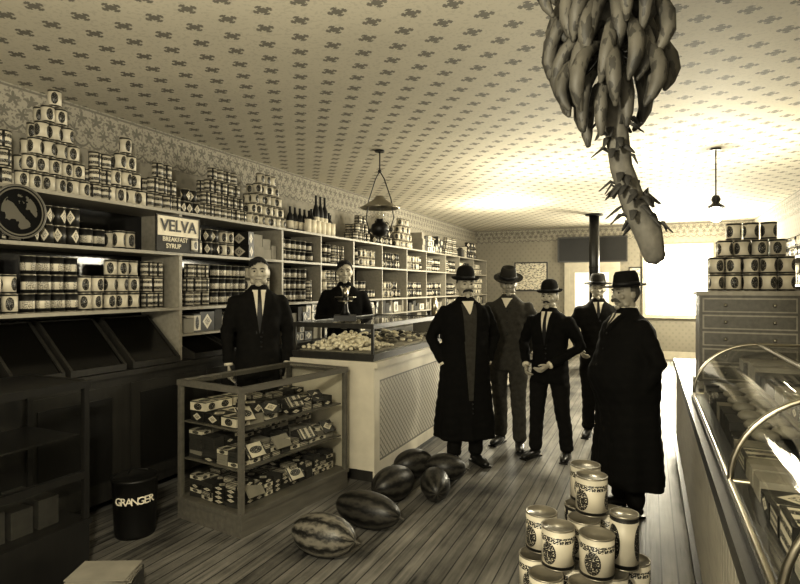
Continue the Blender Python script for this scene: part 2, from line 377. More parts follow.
def shelfrow(b,y0,y1,z,rows,r,h,labs,gap=.3,x=-3.72):
    y=y0+r; cur=random.choice(labs); cnt=random.randint(2,5); rr=rows
    while y<y1-r:
        for k in range(rr): b.can(x-random.random()*.02,y,z+k*h+.001,r*.97,h,cur,0)
        b.can(x-2.2*r,y,z+.001,r,h,cur,0,seg=8)
        cnt-=1; y+=2.1*r
        if cnt<=0:
            cur=random.choice(labs); cnt=random.randint(2,5); rr=rows if random.random()>gap else max(1,rows-1); y+=random.choice((.005,.02,.04))
shelfrow(b,1.0,2.95,1.91,2,.046,.13,[1,2,4,3]); shelfrow(b,3.0,3.3,1.91,1,.046,.14,[4,1],0)
shelfrow(b,1.0,3.5,1.45,3,.047,.125,[1,4,1,2],.45)
shelfrow(b,3.72,4.95,1.45,3,.044,.125,[2,1,4]); shelfrow(b,3.72,4.4,1.91,2,.044,.12,[3,1],.1)
for (a,c) in ((5.08,5.78),(5.84,6.55),(6.68,7.45),(7.55,8.35),(8.48,9.25),(9.35,10.25),(10.38,11.15),(11.25,12.1),(12.3,13.2)):
    shelfrow(b,a,c,1.45,random.choice((2,3)),.048,.125,[1,2,3,4]); shelfrow(b,a,c,1.91,2,.048,.12,[1,2,3,4],.2)
b.build('shelved_canned_goods',TM)
b=MB()
def cartons(b,y0,y1,z,zmax,x1=-3.66,labs=(1,3,5,6,6)):
    y=y0
    while y<y1-.06:
        w=random.uniform(.07,.2); w=min(w,y1-y); hh=random.uniform(.08,.2); zz=z+.001; lab=random.choice(labs)
        while zz+hh<zmax: b.box(x1-.25,x1-random.random()*.03,y,y+w-.006,zz,zz+hh-.002,lab,True); zz+=hh
        y+=w
for (a,c) in ((3.65,4.95),(5.08,5.78),(5.84,6.55),(6.68,7.45),(7.55,8.35),(8.48,9.25),(9.35,10.25),(10.38,11.15),(11.25,12.1),(12.3,13.2)):
    cartons(b,a,c,1.22,1.42)
    if a>4.5: cartons(b,a,c,1.001,1.19)
cartons(b,4.5,4.97,1.91,2.2)
cartons(b,9.2,10.3,2.26,2.6); cartons(b,11.5,11.8,2.26,2.55)
b.build('shelved_cartons',TM)
b=MB()
def bottle(b,x,y,z,r,h,m=0,m2=1):
    b.lathe([(r,0),(r,h*.55),(r*.9,h*.64),(r*.35,h*.78),(r*.32,h*.97),(r*.4,h),(0,h)],12,mat=m,org=(x,y,z)); b.lathe([(r*1.02,h*.15),(r*1.02,h*.45)],12,mat=m2,org=(x,y,z))
for k in range(10):
    for rr in range(2):
        if rr==0 or 2<k<8: bottle(b,-3.74-.1*(1-rr),5.45+k*.1,2.261,.042,.3+.18*(rr if k in(4,5,6) else 0))
for k in range(6): b.can(-3.69,5.6+k*.11,2.261,.04,.16,1,1)
b.build('syrup_bottles',[M['black'],M['paper']])
e=empty('syrup_sign',(-3.6,3.52,2.06))
b=MB(); b.box(-.004,.004,-.235,.235,-.15,.15,0); b.box(.004,.007,-.225,.225,-.14,-.02,1)
for q in ((-.235,.235,-.15,-.14),(-.235,.235,.14,.15)): b.box(-.006,.01,q[0],q[1],q[2],q[3],1)
for q in ((-.235,-.225),(.225,.235)): b.box(-.006,.01,q[0],q[1],-.14,.14,1)
b.build('sign_board',[M['paper'],M['boxdark']],e)
text('VELVA',.135,M['black'],e,(.009,0,.06),(math.pi/2,0,math.pi/2))
text('BREAKFAST',.052,M['paper'],e,(.009,-.04,-.05),(math.pi/2,0,math.pi/2)); text('SYRUP',.055,M['paper'],e,(.009,-.06,-.105),(math.pi/2,0,math.pi/2))
b=MB(); b.can(0,0,0,.04,.1,1,0); b.build('printed_can_relief',[M['tin'],LAB[0]],e,loc=(.012,.17,-.13),scale=(.2,1,1))
e=empty('round_advertising_sign',(-3.59,2.22,2.09))
b=MB(); b.M=Matrix.Rotation(math.pi/2,4,'Y'); b.lathe([(.165,-.004),(.17,0),(.17,.008),(.162,.008),(.158,.004),(0,.004)],40,mats=[1,1,1,1,0]); b.build('sign_disc',[M['roundsign'],M['midwood']],e)
# ------------------------------------------------------------------ showcases
def showcase(name,loc,rotz,sx,sy,h,wood,plinth=.1,shelves=(),post=.03,topglass=True,midrail=None,back=False,shelfmat='midwood'):
    e=empty(name,loc,rotz); b=MB(); p=post
    b.box(-sx,0,0,sy,0,plinth,0); b.box(-sx-.01,.01,-.01,sy+.01,plinth,plinth+.03,0)
    for (x,y) in ((-sx,0),(-p,0),(-sx,sy-p),(-p,sy-p)): b.box(x,x+p,y,y+p,plinth+.03,h-.03,0)
    b.box(-sx-.005,.005,-.005,p,h-.04,h,0); b.box(-sx-.005,.005,sy-p,sy+.005,h-.04,h,0)
    b.box(-sx-.005,-sx+p,p,sy-p,h-.04,h,0); b.box(-p,.005,p,sy-p,h-.04,h,0)
    if midrail: b.box(-p,.0,p,sy-p,midrail-.02,midrail+.02,0); b.box(-sx,0,0,p,midrail-.02,midrail+.02,0)
    if back: b.box(-sx+.002,-sx+.012,p,sy-p,plinth+.03,h-.04,0)
    b.build('case_frame',[wood],e)
    g=MB(); t0,t1=plinth+.03,h-.04
    g.add([(-sx+p,.012,t0),(-p,.012,t0),(-p,.012,t1),(-sx+p,.012,t1)],[(0,1,2,3)])
    g.add([(-.012,p,t0),(-.012,sy-p,t0),(-.012,sy-p,t1),(-.012,p,t1)],[(0,1,2,3)])
    if topglass: g.add([(-sx+p,p,h-.005),(-p,p,h-.005),(-p,sy-p,h-.005),(-sx+p,sy-p,h-.005)],[(0,1,2,3)])
    g.build('case_glass',[M['glass']],e)
    if shelves:
        g=MB()
        for z in shelves: g.box(-sx+p,-p-.01,p,sy-p,z-.01,z,0)
        g.build('case_shelves',[M[shelfmat]],e)
    return e
e=showcase('floor_showcase',(-2.86,.75,0),0,.52,1.4,1.1,M['blackwood'],.3,(.8,),midrail=.58,topglass=False,back=True,shelfmat='blackwood')
b=MB(); b.box(-.52,-.03,.03,1.37,1.07,1.098,0); 
for k in range(9): b.box(-.42,-.1,.06+k*.14,.17+k*.14,.331,.331+random.uniform(.08,.18),1,True)
b.build('case_top_and_stock',[M['blackwood'],M['boxdark']],e)
e=showcase('tobacco_display_case',(-2.40,2.87,0),math.radians(-8),.64,1.12,.97,M['midwood'],.12,(.42,.68),post=.032)
b=MB()
def pile(b,x0,x1,y0,y1,z,dims,n,labs,maxh):
    x=x0
    while x<x1-dims[0]*.6:
        y=y0
        while y<y1-dims[1]*.6:
            zz=z
            for k in range(random.randint(max(1,n-1),n)):
                if zz+dims[2]>z+maxh: break
                o=b.M; b.M=o@Matrix.Translation((x+dims[0]/2,y+dims[1]/2,zz))@Matrix.Rotation(random.uniform(-.12,.12),4,'Z')
                a=dims; b.box(-a[0]*.46,a[0]*.46,-a[1]*.46,a[1]*.46,0,a[2]*.96,random.choice(labs),True); b.M=o; zz+=dims[2]
            y+=dims[1]
        x+=dims[0]
pile(b,-.58,-.06,.05,1.05,.152,(.12,.085,.03),5,(1,3,3,4,5),.17)
pile(b,-.59,-.3,.05,1.05,.421,(.14,.09,.028),7,(5,3,5,1,6),.2)
pile(b,-.3,-.1,.05,1.05,.421,(.11,.1,.035),3,(1,4,6,5),.13)
pile(b,-.58,-.12,.05,.5,.681,(.16,.13,.07),2,(6,3,1),.19)
pile(b,-.58,-.12,.55,1.05,.681,(.1,.12,.035),3,(5,4,3),.15)
for (x,y,z) in ((-.09,.12,.73),(-.09,.35,.73),(-.09,.6,.73),(-.1,.85,.73),(-.08,.2,.47),(-.08,.45,.47),(-.08,.72,.47),(-.08,.96,.47),(-.09,.2,.2),(-.09,.6,.2)):
    o=b.M; b.M=o@Matrix.Translation((x,y,z+.03))@Matrix.Rotation(.9,4,'Y')@Matrix.Rotation(random.uniform(-.2,.2),4,'X'); b.box(-.06,.04,-.08,.08,0,.012,random.choice((1,3,4,6)),True); b.M=o
b.build('cigar_and_tobacco_boxes',TM,e)
# ------------------------------------------------------------------ long counter with candy case
e=empty('shop_counter',(0,0,0)); b=MB()
X0,X1,Y0,Y1=-2.88,-2.07,4.12,9.2
b.box(X0+.03,X1-.03,Y0+.03,Y1,.0,.1,1); b.box(X0,X1-.02,Y0+.01,Y1,.1,.95,1)
b.box(X0-.02,X1+.03,Y0-.005,Y1+.02,.95,1.0,0)
yy=Y0+.01
while yy<Y1-.1:
    b.box(X1-.02,X1,yy,yy+.09,.0,.95,0); ye=min(yy+1.65,Y1)
    b.box(X1-.02,X1,yy+.09,ye,.84,.95,0); b.box(X1-.02,X1,yy+.09,ye,.06,.16,0); b.box(X1-.019,X1-.012,yy+.09,ye,.16,.84,2)
    for z in (.16,.83): b.box(X1-.012,X1-.004,yy+.09,ye,z-.004,z+.012,3)
    for q in (yy+.09,ye-.01): b.box(X1-.012,X1-.004,q,q+.012,.16,.84,3)
    yy+=1.65
b.box(X0,X1,Y0-.002,Y0+.012,.1,.95,0)
b.build('counter_body',[M['paintwood'],M['darkwood'],M['lattice'],M['midwood']],e)
e2=showcase('candy_showcase',(-2.09,4.14,1.001),0,.79,1.6,.31,M['darkwood'],.03,(),post=.022)
b=MB()
for k in range(420):
    x=random.gauss(-.42,.15); y=random.gauss(.3,.17); 
    if not(-.74<x<-.05 and .04<y<.72): continue
    hh=.14*math.exp(-((x+.42)**2+(y-.3)**2)/.06)
    b.ell((x,y,.08+random.random()*hh),(.02,.02,.015),0,8,5)
b.box(-.75,-.05,.04,.72,.061,.07,1); b.box(-.75,-.05,.76,1.2,.061,.07,1); b.box(-.75,-.05,1.24,1.56,.061,.07,1)
for k in range(160):
    y=random.uniform(.8,1.52); x=random.uniform(-.72,-.07); b.ell((x,y,.085+random.random()*.06),(.03,.018,.014),random.choice((0,2,3)),8,5)
b.build('candy_trays',[M['candy'],M['paper2'],M['paper2'],M['boxdark']],e2)
b=MB(); b.box(-.1,.1,-.13,.13,0,.05,0); b.lathe([(.05,.05),(.03,.09),(.022,.16),(.03,.19),(.0,.2)],16,mat=0)
b.tube([(0,-.14,.16),(0,0,.19),(0,.14,.16)],.011,8,1); b.lathe([(.0,.175),(.05,.18),(.1,.21),(.105,.212),(.1,.216),(.05,.19),(0,.186)],24,mat=1,org=(0,.14,0)); b.lathe([(.0,.175),(.06,.176),(.065,.185),(0,.183)],20,mat=1,org=(0,-.14,0))
b.ell((0,0,.25),(.03,.05,.055),1); b.lathe([(.03,.182),(.03,.215),(.01,.22),(.01,.235),(0,.235)],12,mat=0,org=(0,-.14,0))
b.build('countertop_scale',[M['black'],M['steel']],loc=(-2.56,4.5,1.313),rotz=.5)
b=MB(); b.box(-.18,.18,-.13,.13,0,.14,0); b.box(-.14,.14,-.1,.1,.14,.16,1); b.lathe([(.03,.16),(.03,.3),(0,.31)],12,mat=1); b.build('cash_register',[M['black'],M['steel']],loc=(-2.4,6.4,1.001)).scale=(1.2,1.2,1.6)
b=MB(); b.M=Matrix.Rotation(math.pi/2,4,'X'); b.lathe([(.0,-.25),(.07,-.25),(.07,.25),(0,.25)],20,mat=0); b.M=Matrix(); b.box(-.1,.1,-.28,-.26,-.09,.1,1); b.box(-.1,.1,.26,.28,-.09,.1,1); b.box(-.1,.1,-.28,.28,-.1,-.085,1)
b.build('wrapping_paper_roll',[M['paper'],M['black']],loc=(-2.4,7.6,1.101))
e=empty('tobacco_pail',(-3.1,2.66,0)); b=MB()
b.lathe([(.12,0),(.125,.02),(.14,.36),(.148,.365),(.148,.38),(.135,.38),(.13,.36),(.0,.36)],28,mat=0)
b.tube([(-.148,0,.34),(-.16,.02,.25),(-.1,.05,.40),(0,.1,.39)],.005,8,0)
b.build('pail',[M['black'],M['steel']],e)
for i,ch in enumerate('GRANGER'):
    a=-math.pi/2+.85+(i-3)*.25; text(ch,.068,M['paper'],e,(.141*math.cos(a),.141*math.sin(a),.25),(math.pi/2,0,a+math.pi/2))
e=empty('newspaper_pile',(-2.55,2.0,0),.6); b=MB(); b.box(-.16,.16,-.12,.12,0,.13,0)
for k in range(6): 
    b.M=Matrix.Rotation(random.uniform(-.2,.2),4,'Z'); b.box(-.15,.15,-.10,.10,.131+k*.007,.136+k*.007,1)
b.M=Matrix(); b.build('crate_and_papers',[M['darkwood'],M['paper2']],e)
# ------------------------------------------------------------------ watermelons
for (x,y,l,rr,rot,mt) in ((-1.80,2.90,.215,.125,.0,'melon'),(-1.74,3.36,.25,.12,-.1,'melon2'),(-1.78,3.86,.2,.13,1.25,'melon2'),(-1.50,4.02,.2,.115,2.0,'melon2'),(-1.84,4.40,.18,.12,.9,'melon2'),(-1.56,4.42,.17,.115,.3,'melon2')):
    b=MB(); b.M=Matrix.Rotation(math.pi/2,4,'Y'); b.ell((0,0,0),(rr,rr,l),0,36,20); b.tube([(0,0,l-.01),(.01,0,l+.03)],.006,6,1)
    b.build('watermelon',[M[mt],M['stalk']],loc=(x,y,rr),rotz=rot)
# ------------------------------------------------------------------ pails on the floor
b=MB(); R=.083; Hh=.2
def pail(x,y,z,lab,r=R,h=Hh): b.can(x,y,z+.001,r,h,lab,0,24,rot=random.uniform(-.5,.5)+1.2)
for (x,y) in [(-.56,3.02),(-.46,3.20),(-.37,3.0),(-.27,3.18),(-.18,2.98),(-.08,3.17),(-.36,3.38),(-.17,3.37),(-.47,2.83),(-.28,2.82)]: pail(x,y,0,7)
pail(-.54,3.10,Hh,7); pail(-.43,2.95,Hh,7); pail(-.32,3.10,Hh,7); pail(-.12,3.07,Hh,1,.07,.27); pail(-.24,2.93,Hh,7); pail(-.36,3.29,Hh,4); pail(-.2,3.27,Hh,7)
pail(-.29,3.2,2*Hh,7); pail(-.34,3.38,2*Hh,7)
b.build('syrup_pail_stack',TM+[LARD])
# ------------------------------------------------------------------ right counter with curved glass case
e=empty('bakery_counter',(0,0,0)); b=MB(); CX0,CX1,CY0,CY1=.24,.95,.5,6.3
b.box(CX0+.04,CX1,CY0,CY1,0,.1,1); b.box(CX0+.02,CX1,CY0,CY1,.1,.88,1)
k=CY0
while k<CY1-.05:
    b.box(CX0,CX0+.02,k,k+.065,.1,.84,0); k+=.075
b.box(CX0-.025,CX1,CY0,CY1,.84,.9,2); b.box(CX0-.03,CX0+.02,CY0,CY1,.1,.14,2)
b.build('counter_body',[M['lightwood'],M['midwood'],M['blackwood']],e)
e=empty('curved_glass_showcase',(0,0,.901))
prof=[]
for i in range(13):
    a=math.pi-math.pi/2*i/12; prof.append((.62+.36*math.cos(a),.03+.33*math.sin(a)))
prof.append((.86,.36))
b=MB(); b.box(CX0+.005,.88,.6,4.12,0,.03,0)
for yr in (.62,1.45,2.3,4.1):
    b.tube([(x,yr,z) for x,z in prof],.010,8,1)
    b.tube([(.26,yr,.03),(.86,yr,.03)],.01,8,1)
for (x,z) in (prof[0],prof[-1],prof[12]): b.tube([(x,.62,z),(x,4.1,z)],.010,8,1)
b.box(.85,.87,.62,4.1,.03,.36,0); b.box(.50,.84,.65,4.08,.19,.2,2)
b.build('case_frame',[M['blackwood'],M['steel'],M['midwood']],e)
g=MB(); n_=len(prof); vs=[(x,.63,z) for x,z in prof]+[(x,4.09,z) for x,z in prof]
g.add(vs,[(i,i+1,n_+i+1,n_+i) for i in range(n_-1)],0,True)
for yr in (.63,2.3,4.09):
    g.add([(x,yr,z) for x,z in prof]+[(.86,yr,.03)],[list(range(n_+1))],0)
g.build('case_glass',[M['glass']],e)
b=MB()
y=.7
while y<4.0:
    w=random.uniform(.12,.22)
    for (xa,xb,zz) in ((.32,.50,.031),(.52,.82,.201)):
        hh=random.uniform(.04,.10) if xa<.5 else random.uniform(.04,.10); b.box(xa,xb,y,y+w-.02,zz,zz+hh,random.choice((4,6,3,5,5,6)),True)
    y+=w
for k in range(14):
    b.ell((.40+.08*(k%2),2.5+k*.09,.155),(.05,.04,.025),7,12,8)
b.build('bakery_stock',TM+[M['bread']],e)
e=empty('spice_drawer_cabinet',(0,0,.901)); b=MB(); a0,a1,y0,y1=.32,.92,4.5,4.85
b.box(a0,a1,y0,y1,0,.66,0); b.box(a0-.02,a1+.02,y0-.02,y1+.01,.66,.69,1); b.box(a0-.02,a1+.02,y0-.02,y1+.01,0,.05,1)
for rr in range(5):
    z=.07+rr*.118; b.box(a0+.02,a1-.02,y0-.012,y0,z,z+.1,1)
    b.box(a0+.03,a1-.03,y0-.016,y0-.012,z+.01,z+.09,0)
    for q in range(2): b.ell((a0+.16+q*.29,y0-.02,z+.05),(.012,.012,.012),2,10,6)
b.build('cabinet_body',[M['midwood'],M['lightwood'],M['steel']],e)
b=MB()
for k in range(4):
    m=(5,5,4,3)[k]
    for i in range(m): b.can(.65-(m-1)*.053+i*.106,4.62,1.592+k*.12,.049,.12,1,0,16)
    if k<3:
        for i in range(m): b.can(.65-(m-1)*.053+i*.106,4.74,1.592+k*.12,.049,.12,1,0,10)
b.build('canned_goods_pyramid',TM)
b=MB()
for z in (.5,.9,1.3,1.65,2.0): b.box(1.62,1.99,5.0,13.0,z-.025,z,0)
for yy in (5.0,7.0,9.0,11.0,12.97): b.box(1.62,1.985,yy,yy+.03,0,2.0,0)
b.box(1.975,1.985,5.0,13.0,0,2,1); b.build('wall_shelving',[M['lightwood'],M['boxdark']])
b=MB()
for z in (.9,1.3,1.65,2.0):
    y=5.1
    while y<12.9:
        if all(abs(y-q)>.09 for q in (5,7.015,9.015,11.015,12.98)): 
            for k in range(2): b.can(1.7,y,z+.001+k*.13,.055,.128,random.choice((1,2,3,4)),0,10)
        y+=.118
b.build('shelved_canned_goods',TM)
# ------------------------------------------------------------------ stove
b=MB(); b.lathe([(.16,.22),(.26,.3),(.3,.5),(.24,.75),(.22,1.0),(.26,1.15),(.1,1.25),(.1,1.3)],28,mat=0); b.lathe([(.28,.18),(.28,.22)],24,mat=0)
for a in range(4): b.tube([(.2*math.cos(a*1.57+.78),.2*math.sin(a*1.57+.78),.2),(.26*math.cos(a*1.57+.78),.26*math.sin(a*1.57+.78),.02)],.025,8,0)
b.lathe([(.095,1.25),(.095,3.045)],20,mat=0); b.lathe([(.102,2.0),(.102,2.03)],20,mat=0); b.lathe([(.17,3.02),(.17,3.045)],20,mat=0)
b.build('potbelly_stove',[M['black']],loc=(-1.0,11.6,0))
# ------------------------------------------------------------------ hanging lamps
def lamp(name,loc,lit,sw=1):
    e=empty(name,loc); b=MB(); zr=HC-loc[2]
    b.lathe([(.05,zr-.02),(.05,zr-.003)],16,mat=0)
    b.tube([(0,0,zr),(0,0,.50 if not lit else .16)],.007,8,0,cap=False)
    if not lit:
        b.ell((0,0,.5),(.02,.02,.02),0,10,6)
        for s in (-1,1): b.tube([(0,0,.5),(.05*s,0,.42),(.13*s,0,.2),(.16*s,0,.0),(.12*s,0,-.12),(0,0,-.16)],.006,8,0)
        b.lathe([(.04,.24),(.07,.2),(.2,.12),(.21,.115),(.2,.11),(.065,.185),(.035,.225)],32,mat=1)
        b.lathe([(.0,-.19),(.06,-.17),(.095,-.12),(.085,-.06),(.035,-.03),(.035,.0)],24,mat=0)
    else:
        b.lathe([(.0,.22),(.03,.21),(.045,.17),(.03,.14),(.05,.12),(.09,.09),(.085,.085),(.03,.10)],24,mat=0)
    b.build('lamp_frame',[M['black'],M['steel']],e)
    g=MB(); g.lathe([(.03,.0),(.045,.05),(.028,.12),(.024,.24)],20,mat=0) if not lit else g.ell((0,0,.02),(.07,.07,.08),0,24,16)
    g.build('lamp_chimney' if not lit else 'lamp_globe',[M['glass'] if not lit else M['glow']],e)
    return e
lamp('hanging_oil_lamp',(-2.58,5.26,2.33),False)
lamp('hanging_mantle_lamp',(.62,6.6,2.35),True)
# ------------------------------------------------------------------ bananas
e=empty('banana_bunch',(-.12,2.03,0)); b=MB()
stem=[(-.02,0,3.0),(-.02,0,2.7),(0,0,2.4),(.01,.01,2.2),(.03,.02,2.03),(.07,.03,1.9),(.115,.04,1.80),(.135,.05,1.72)]
b.tube(stem,[.025,.03,.038,.038,.036,.040,.044,.034],16,1)
def sp(z):
    for a,c in zip(stem,stem[1:]):
        if a[2]>=z>=c[2]:
            t=(a[2]-z)/(a[2]-c[2]); return Vector(a).lerp(Vector(c),t)
    return Vector(stem[-1])
tiers=[(2.97,11,.2),(2.86,11,.21),(2.76,12,.22),(2.66,12,.22),(2.57,12,.22),(2.48,11,.21),(2.40,9,.2)]
for ti,(z,nb,L) in enumerate(tiers):
    for k in range(nb):
        a=2*math.pi*(k+.5*(ti%2))/nb+random.uniform(-.2,.2)
        ca,sa=math.cos(a),math.sin(a); c=sp(z); L2=L*random.uniform(.85,1.15); tilt=random.uniform(.95,1.35); sw=random.uniform(-.35,.35)
        pts=[];rad=[]
        for q,(o,dz,rr) in enumerate(((.02,.02,.010),(.05,.02,.012),(.085,.0,.020),(.118,-.04,.0245),(.136,-.085,.026),(.14,-.13,.024),(.13,-.168,.017),(.118,-.192,.008))):
            s_=L2/.2; tt=sw*max(0,-dz)*1.2; pts.append(c+Vector((ca*o*tilt*s_-sa*tt,sa*o*tilt*s_+ca*tt,dz*s_))); rad.append(rr)
        b.tube(pts,rad,7,0)
for (a,z) in ((2.6,2.29),(3.6,2.32),(5.2,2.31),(.3,2.35),(4.4,2.29)):
    ca,sa=math.cos(a),math.sin(a); c=sp(z)
    b.tube([c+Vector((ca*o,sa*o,dz)) for o,dz in ((.02,.03),(.06,.03),(.09,-.01),(.105,-.07),(.105,-.13),(.1,-.17))],[.008,.014,.022,.024,.019,.009],8,0)
for (z,cnt) in ((2.18,14),(2.1,8),(1.96,18),(1.9,12),(1.84,8)):
    for k in range(cnt):
        a=random.random()*6.28; c=sp(z+random.uniform(-.03,.03)); d=Vector((math.cos(a),math.sin(a),0)); l=random.uniform(.03,.07)
        p0=c+d*.025; p1=p0+d*l*.6+Vector((0,0,random.uniform(-.03,.03))); p2=p1+d*l*.4+Vector((random.uniform(-.02,.02),0,-.03)); 
        b.tube([p0,p1,p2],[.004,.016,.006],6,2,flat=.35)
b.tube([(-.02,0,3.0),(-.02,0,3.045)],.012,8,3)
b.build('bananas_on_stalk',[M['banana'],M['stalk'],M['leaf'],M['black']],e)
# ------------------------------------------------------------------ people
def make_hand():
    b=MB(); b.tube([(0,0,.03),(0,0,-.01),(0,-.001,-.05),(0,0,-.085)],[.026,.027,.038,.038],14,0,flat=.42,ref=(1,0,0))
    for y,l,cu in ((-.030,.070,16),(-.010,.080,20),(.011,.074,24),(.030,.058,28)):
        p=Vector((0,y,-.08)); pts=[p]; ang=math.radians(8); 
        for fr in (.45,.32,.26):
            ang+=math.radians(cu); p=p+Vector((math.sin(ang)*l*fr,y*.05,-math.cos(ang)*l*fr)); pts.append(p)
        b.tube(pts,[.0092,.0085,.0078,.0068],10,0)
    b.tube([(.004,-.02,-.025),(.010,-.04,-.05),(.018,-.05,-.075),(.024,-.05,-.098)],[.014,.012,.0105,.008],10,0)
    o=b.build('hand_template',[M['skin']]); remesh(o,.0032,2); me=o.data; bpy.data.objects.remove(o)
    m2=me.copy()
    for v in m2.vertices: v.co.x*=-1
    m2.flip_normals()
    return me,m2
HR,HL=make_hand()
def headfn(d):
    t=max(0,-d.z); x=d.x*(1-.42*t**1.6); y=d.y
    if y>0: y*=(1-.5*t)
    else: y*=(1-.10*t); y=max(y,-.93)
    z=d.z
    if d.z<-.8 and d.y<0: z=d.z*.97
    for sx in (-1,1):
        q=((x-sx*.40)**2/.035+(z-.04)**2/.02)
        if d.y<0: y+=.13*math.exp(-q)
    return Vector((x,y,z))
def make_head(seed):
    rnd=random.Random(seed); b=MB(); wv=rnd.uniform(.93,1.08); jw=rnd.uniform(.8,1.2); nl=rnd.uniform(.9,1.2)
    b.ell((0,0,0),(.078*wv,.1,.12),0,48,36,headfn)
    b.tube([(0,-.085,.028),(0,-.099*nl**.3,.005),(0,-.112*nl**.5,-.022),(0,-.108,-.032)],[.007,.009,.013,.009],12,0)
    for s in (-1,1):
        b.ell((s*.012,-.099,-.029),(.009,.011,.008),0,10,8); b.tube([(s*.012,-.09,.024),(s*.032,-.088,.03),(s*.055,-.07,.022)],.009,8,0)
        b.ell((s*.078*wv,.008,-.005),(.009,.02,.032),0,12,10); b.ell((s*.045,-.07,-.022),(.022,.018,.018),0,12,8)
        b.ell((s*.045*wv,-.03,-.075),(.018*jw,.03,.025),0,12,8)
    b.ell((0,-.085,-.052),(.024,.013,.007),0,12,8); b.ell((0,-.082,-.066),(.02,.013,.007),0,12,8); b.ell((0,-.076,-.1),(.024*jw,.018,.018),0,12,8)
    b.tube([(0,.012,-.05),(0,.022,-.19)],[.056,.062],20,0)
    o=b.build('head',[M['skin']]); remesh(o,.0045,2,.4); return o
def person(name,loc,phi,H,outfit='suit',cloth='cloth',trous='cloth2',hat='bowler',arms=None,mous=None,turn=0,tilt=0,belly=0,lean=0,V=1.2,shirt='shirt',vest=None,tie=True,skin='skin',stance=.1,seed=1,open_coat=None,legs=None,wide=1,felt='felt',bow=False,hattilt=5):
    e=empty(name,loc,phi,H/1.72)
    if outfit=='coat':
        prof=[(.24,.262,.195),(.45,.25,.185),(.6,.235,.175),(.85,.215,.162),(1.0,.205,.155),(1.1,.2,.15),(1.22,.207,.148),(1.34,.215,.138),(1.40,.205,.122),(1.45,.14,.09),(1.49,.075,.072),(1.52,.065,.065)]
        hem=.24
    else:
        prof=[(.76,.19,.14),(.85,.188,.14),(.95,.18,.132),(1.05,.17,.124),(1.15,.178,.125),(1.25,.19,.128),(1.34,.202,.125),(1.40,.192,.112),(1.45,.13,.085),(1.49,.07,.068),(1.52,.06,.062)]
        hem=.76
    def R(z):
        for p,q in zip(prof,prof[1:]):
            if p[0]<=z<=q[0]:
                t=(z-p[0])/(q[0]-p[0]); rx=p[1]+(q[1]-p[1])*t; ry=p[2]+(q[2]-p[2])*t; break
        else: rx,ry=prof[-1][1:] if z>1 else prof[0][1:]
        w_=wide if z<1.35 else 1+(wide-1)*max(0,(1.45-z)/.1)
        bl=belly*math.exp(-((z-1.02)/.16)**2)
        return rx*w_+bl*.5,ry*w_+bl,-bl*.5+lean*max(0,z-.9)*-1
    rnd=random.Random(seed*13)
    ph=[rnd.uniform(0,6.28) for _ in range(4)]
    b=MB(); rs=[]
    z=hem
    while z<=1.521:
        rx,ry,cy=R(z); rs.append((z,0,cy,rx,ry)); z+=.04
    b.rings(rs,48)
    zf=1.0 if outfit=='coat' else .95
    nv=[]
    for (x,y,z) in b.v:
        if z<zf:
            a=math.atan2(y,x); k=1+(.05*(zf-z)/(zf-hem))*(math.sin(a*7+ph[0])+.6*math.sin(a*11+ph[1]))*(1 if outfit=='coat' else .5); x*=k; y*=k
        nv.append((x,y,z))
    b.v=nv
    st=stance
    kn=legs or {}
    for s,k in ((-1,'R'),(1,'L')):
        ft=kn.get(k,(s*st,0)); 
        b.tube([(s*.075,0,.93),(s*.088+ft[0]*.15,-.015+ft[1]*.3,.72),(s*.04+ft[0]*.55,-.022+ft[1]*.55,.5),(ft[0]*.95,ft[1]*.85,.3),(ft[0]*1.02,.005+ft[1],.1)],[.1,.094,.076,.068,.067],20,0)
    A={'R':((-.262,.03,1.13),(-.275,-.05,.885)),'L':((.262,.03,1.13),(.275,-.05,.885))}
    if arms: A.update(arms)
    sy=R(1.38)[2]
    for k,s in (('R',-1),('L',1)):
        el,wr=A[k]; sh=Vector((s*.175,sy,1.385)); el=Vector(el); wr=Vector(wr)
        b.tube([sh,sh.lerp(el,.5)+Vector((s*.008,0,0)),el,el.lerp(wr,.5),wr],[.068,.062,.055,.049,.044],18,0)
    body=b.build('clothed_body',[M[cloth],M[trous]],e); remesh(body,.0125,3,.5)
    ns=[v.normal.copy() for v in body.data.vertices]
    out=[]
    for v,nn in zip(body.data.vertices,ns):
        co=v.co; f=.004*math.sin(co.z*55+co.x*30+ph[2])*math.sin(co.z*23-co.x*40+ph[3]); out+= [co.x+nn.x*f,co.y+nn.y*f,co.z+nn.z*f]
    body.data.vertices.foreach_set('co',out)
    mi=[]
    for p in body.data.polygons:
        c=p.center; mi.append(1 if (c.z<hem+.004 and abs(c.x)<.3) else 0)
    body.data.polygons.foreach_set('material_index',mi); body.data.update()
    b=MB()
    for s,k in ((-1,'R'),(1,'L')):
        ft=kn.get(k,(s*st,0)); o=b.M; b.M=Matrix.Translation((ft[0]*1.02,ft[1],0))@Matrix.Rotation(s*.22,4,'Z')
        b.tube([(0,.035,.045),(0,-.05,.045),(0,-.14,.035),(0,-.185,.03)],[.042,.045,.045,.032],16,0,flat=.8)
        b.tube([(0,.01,.05),(0,.01,.13)],[.045,.045],14,0); b.box(-.04,.04,-.2,.065,.0,.015,0); b.M=o
    b.build('shoes',[M['shoe']],e)
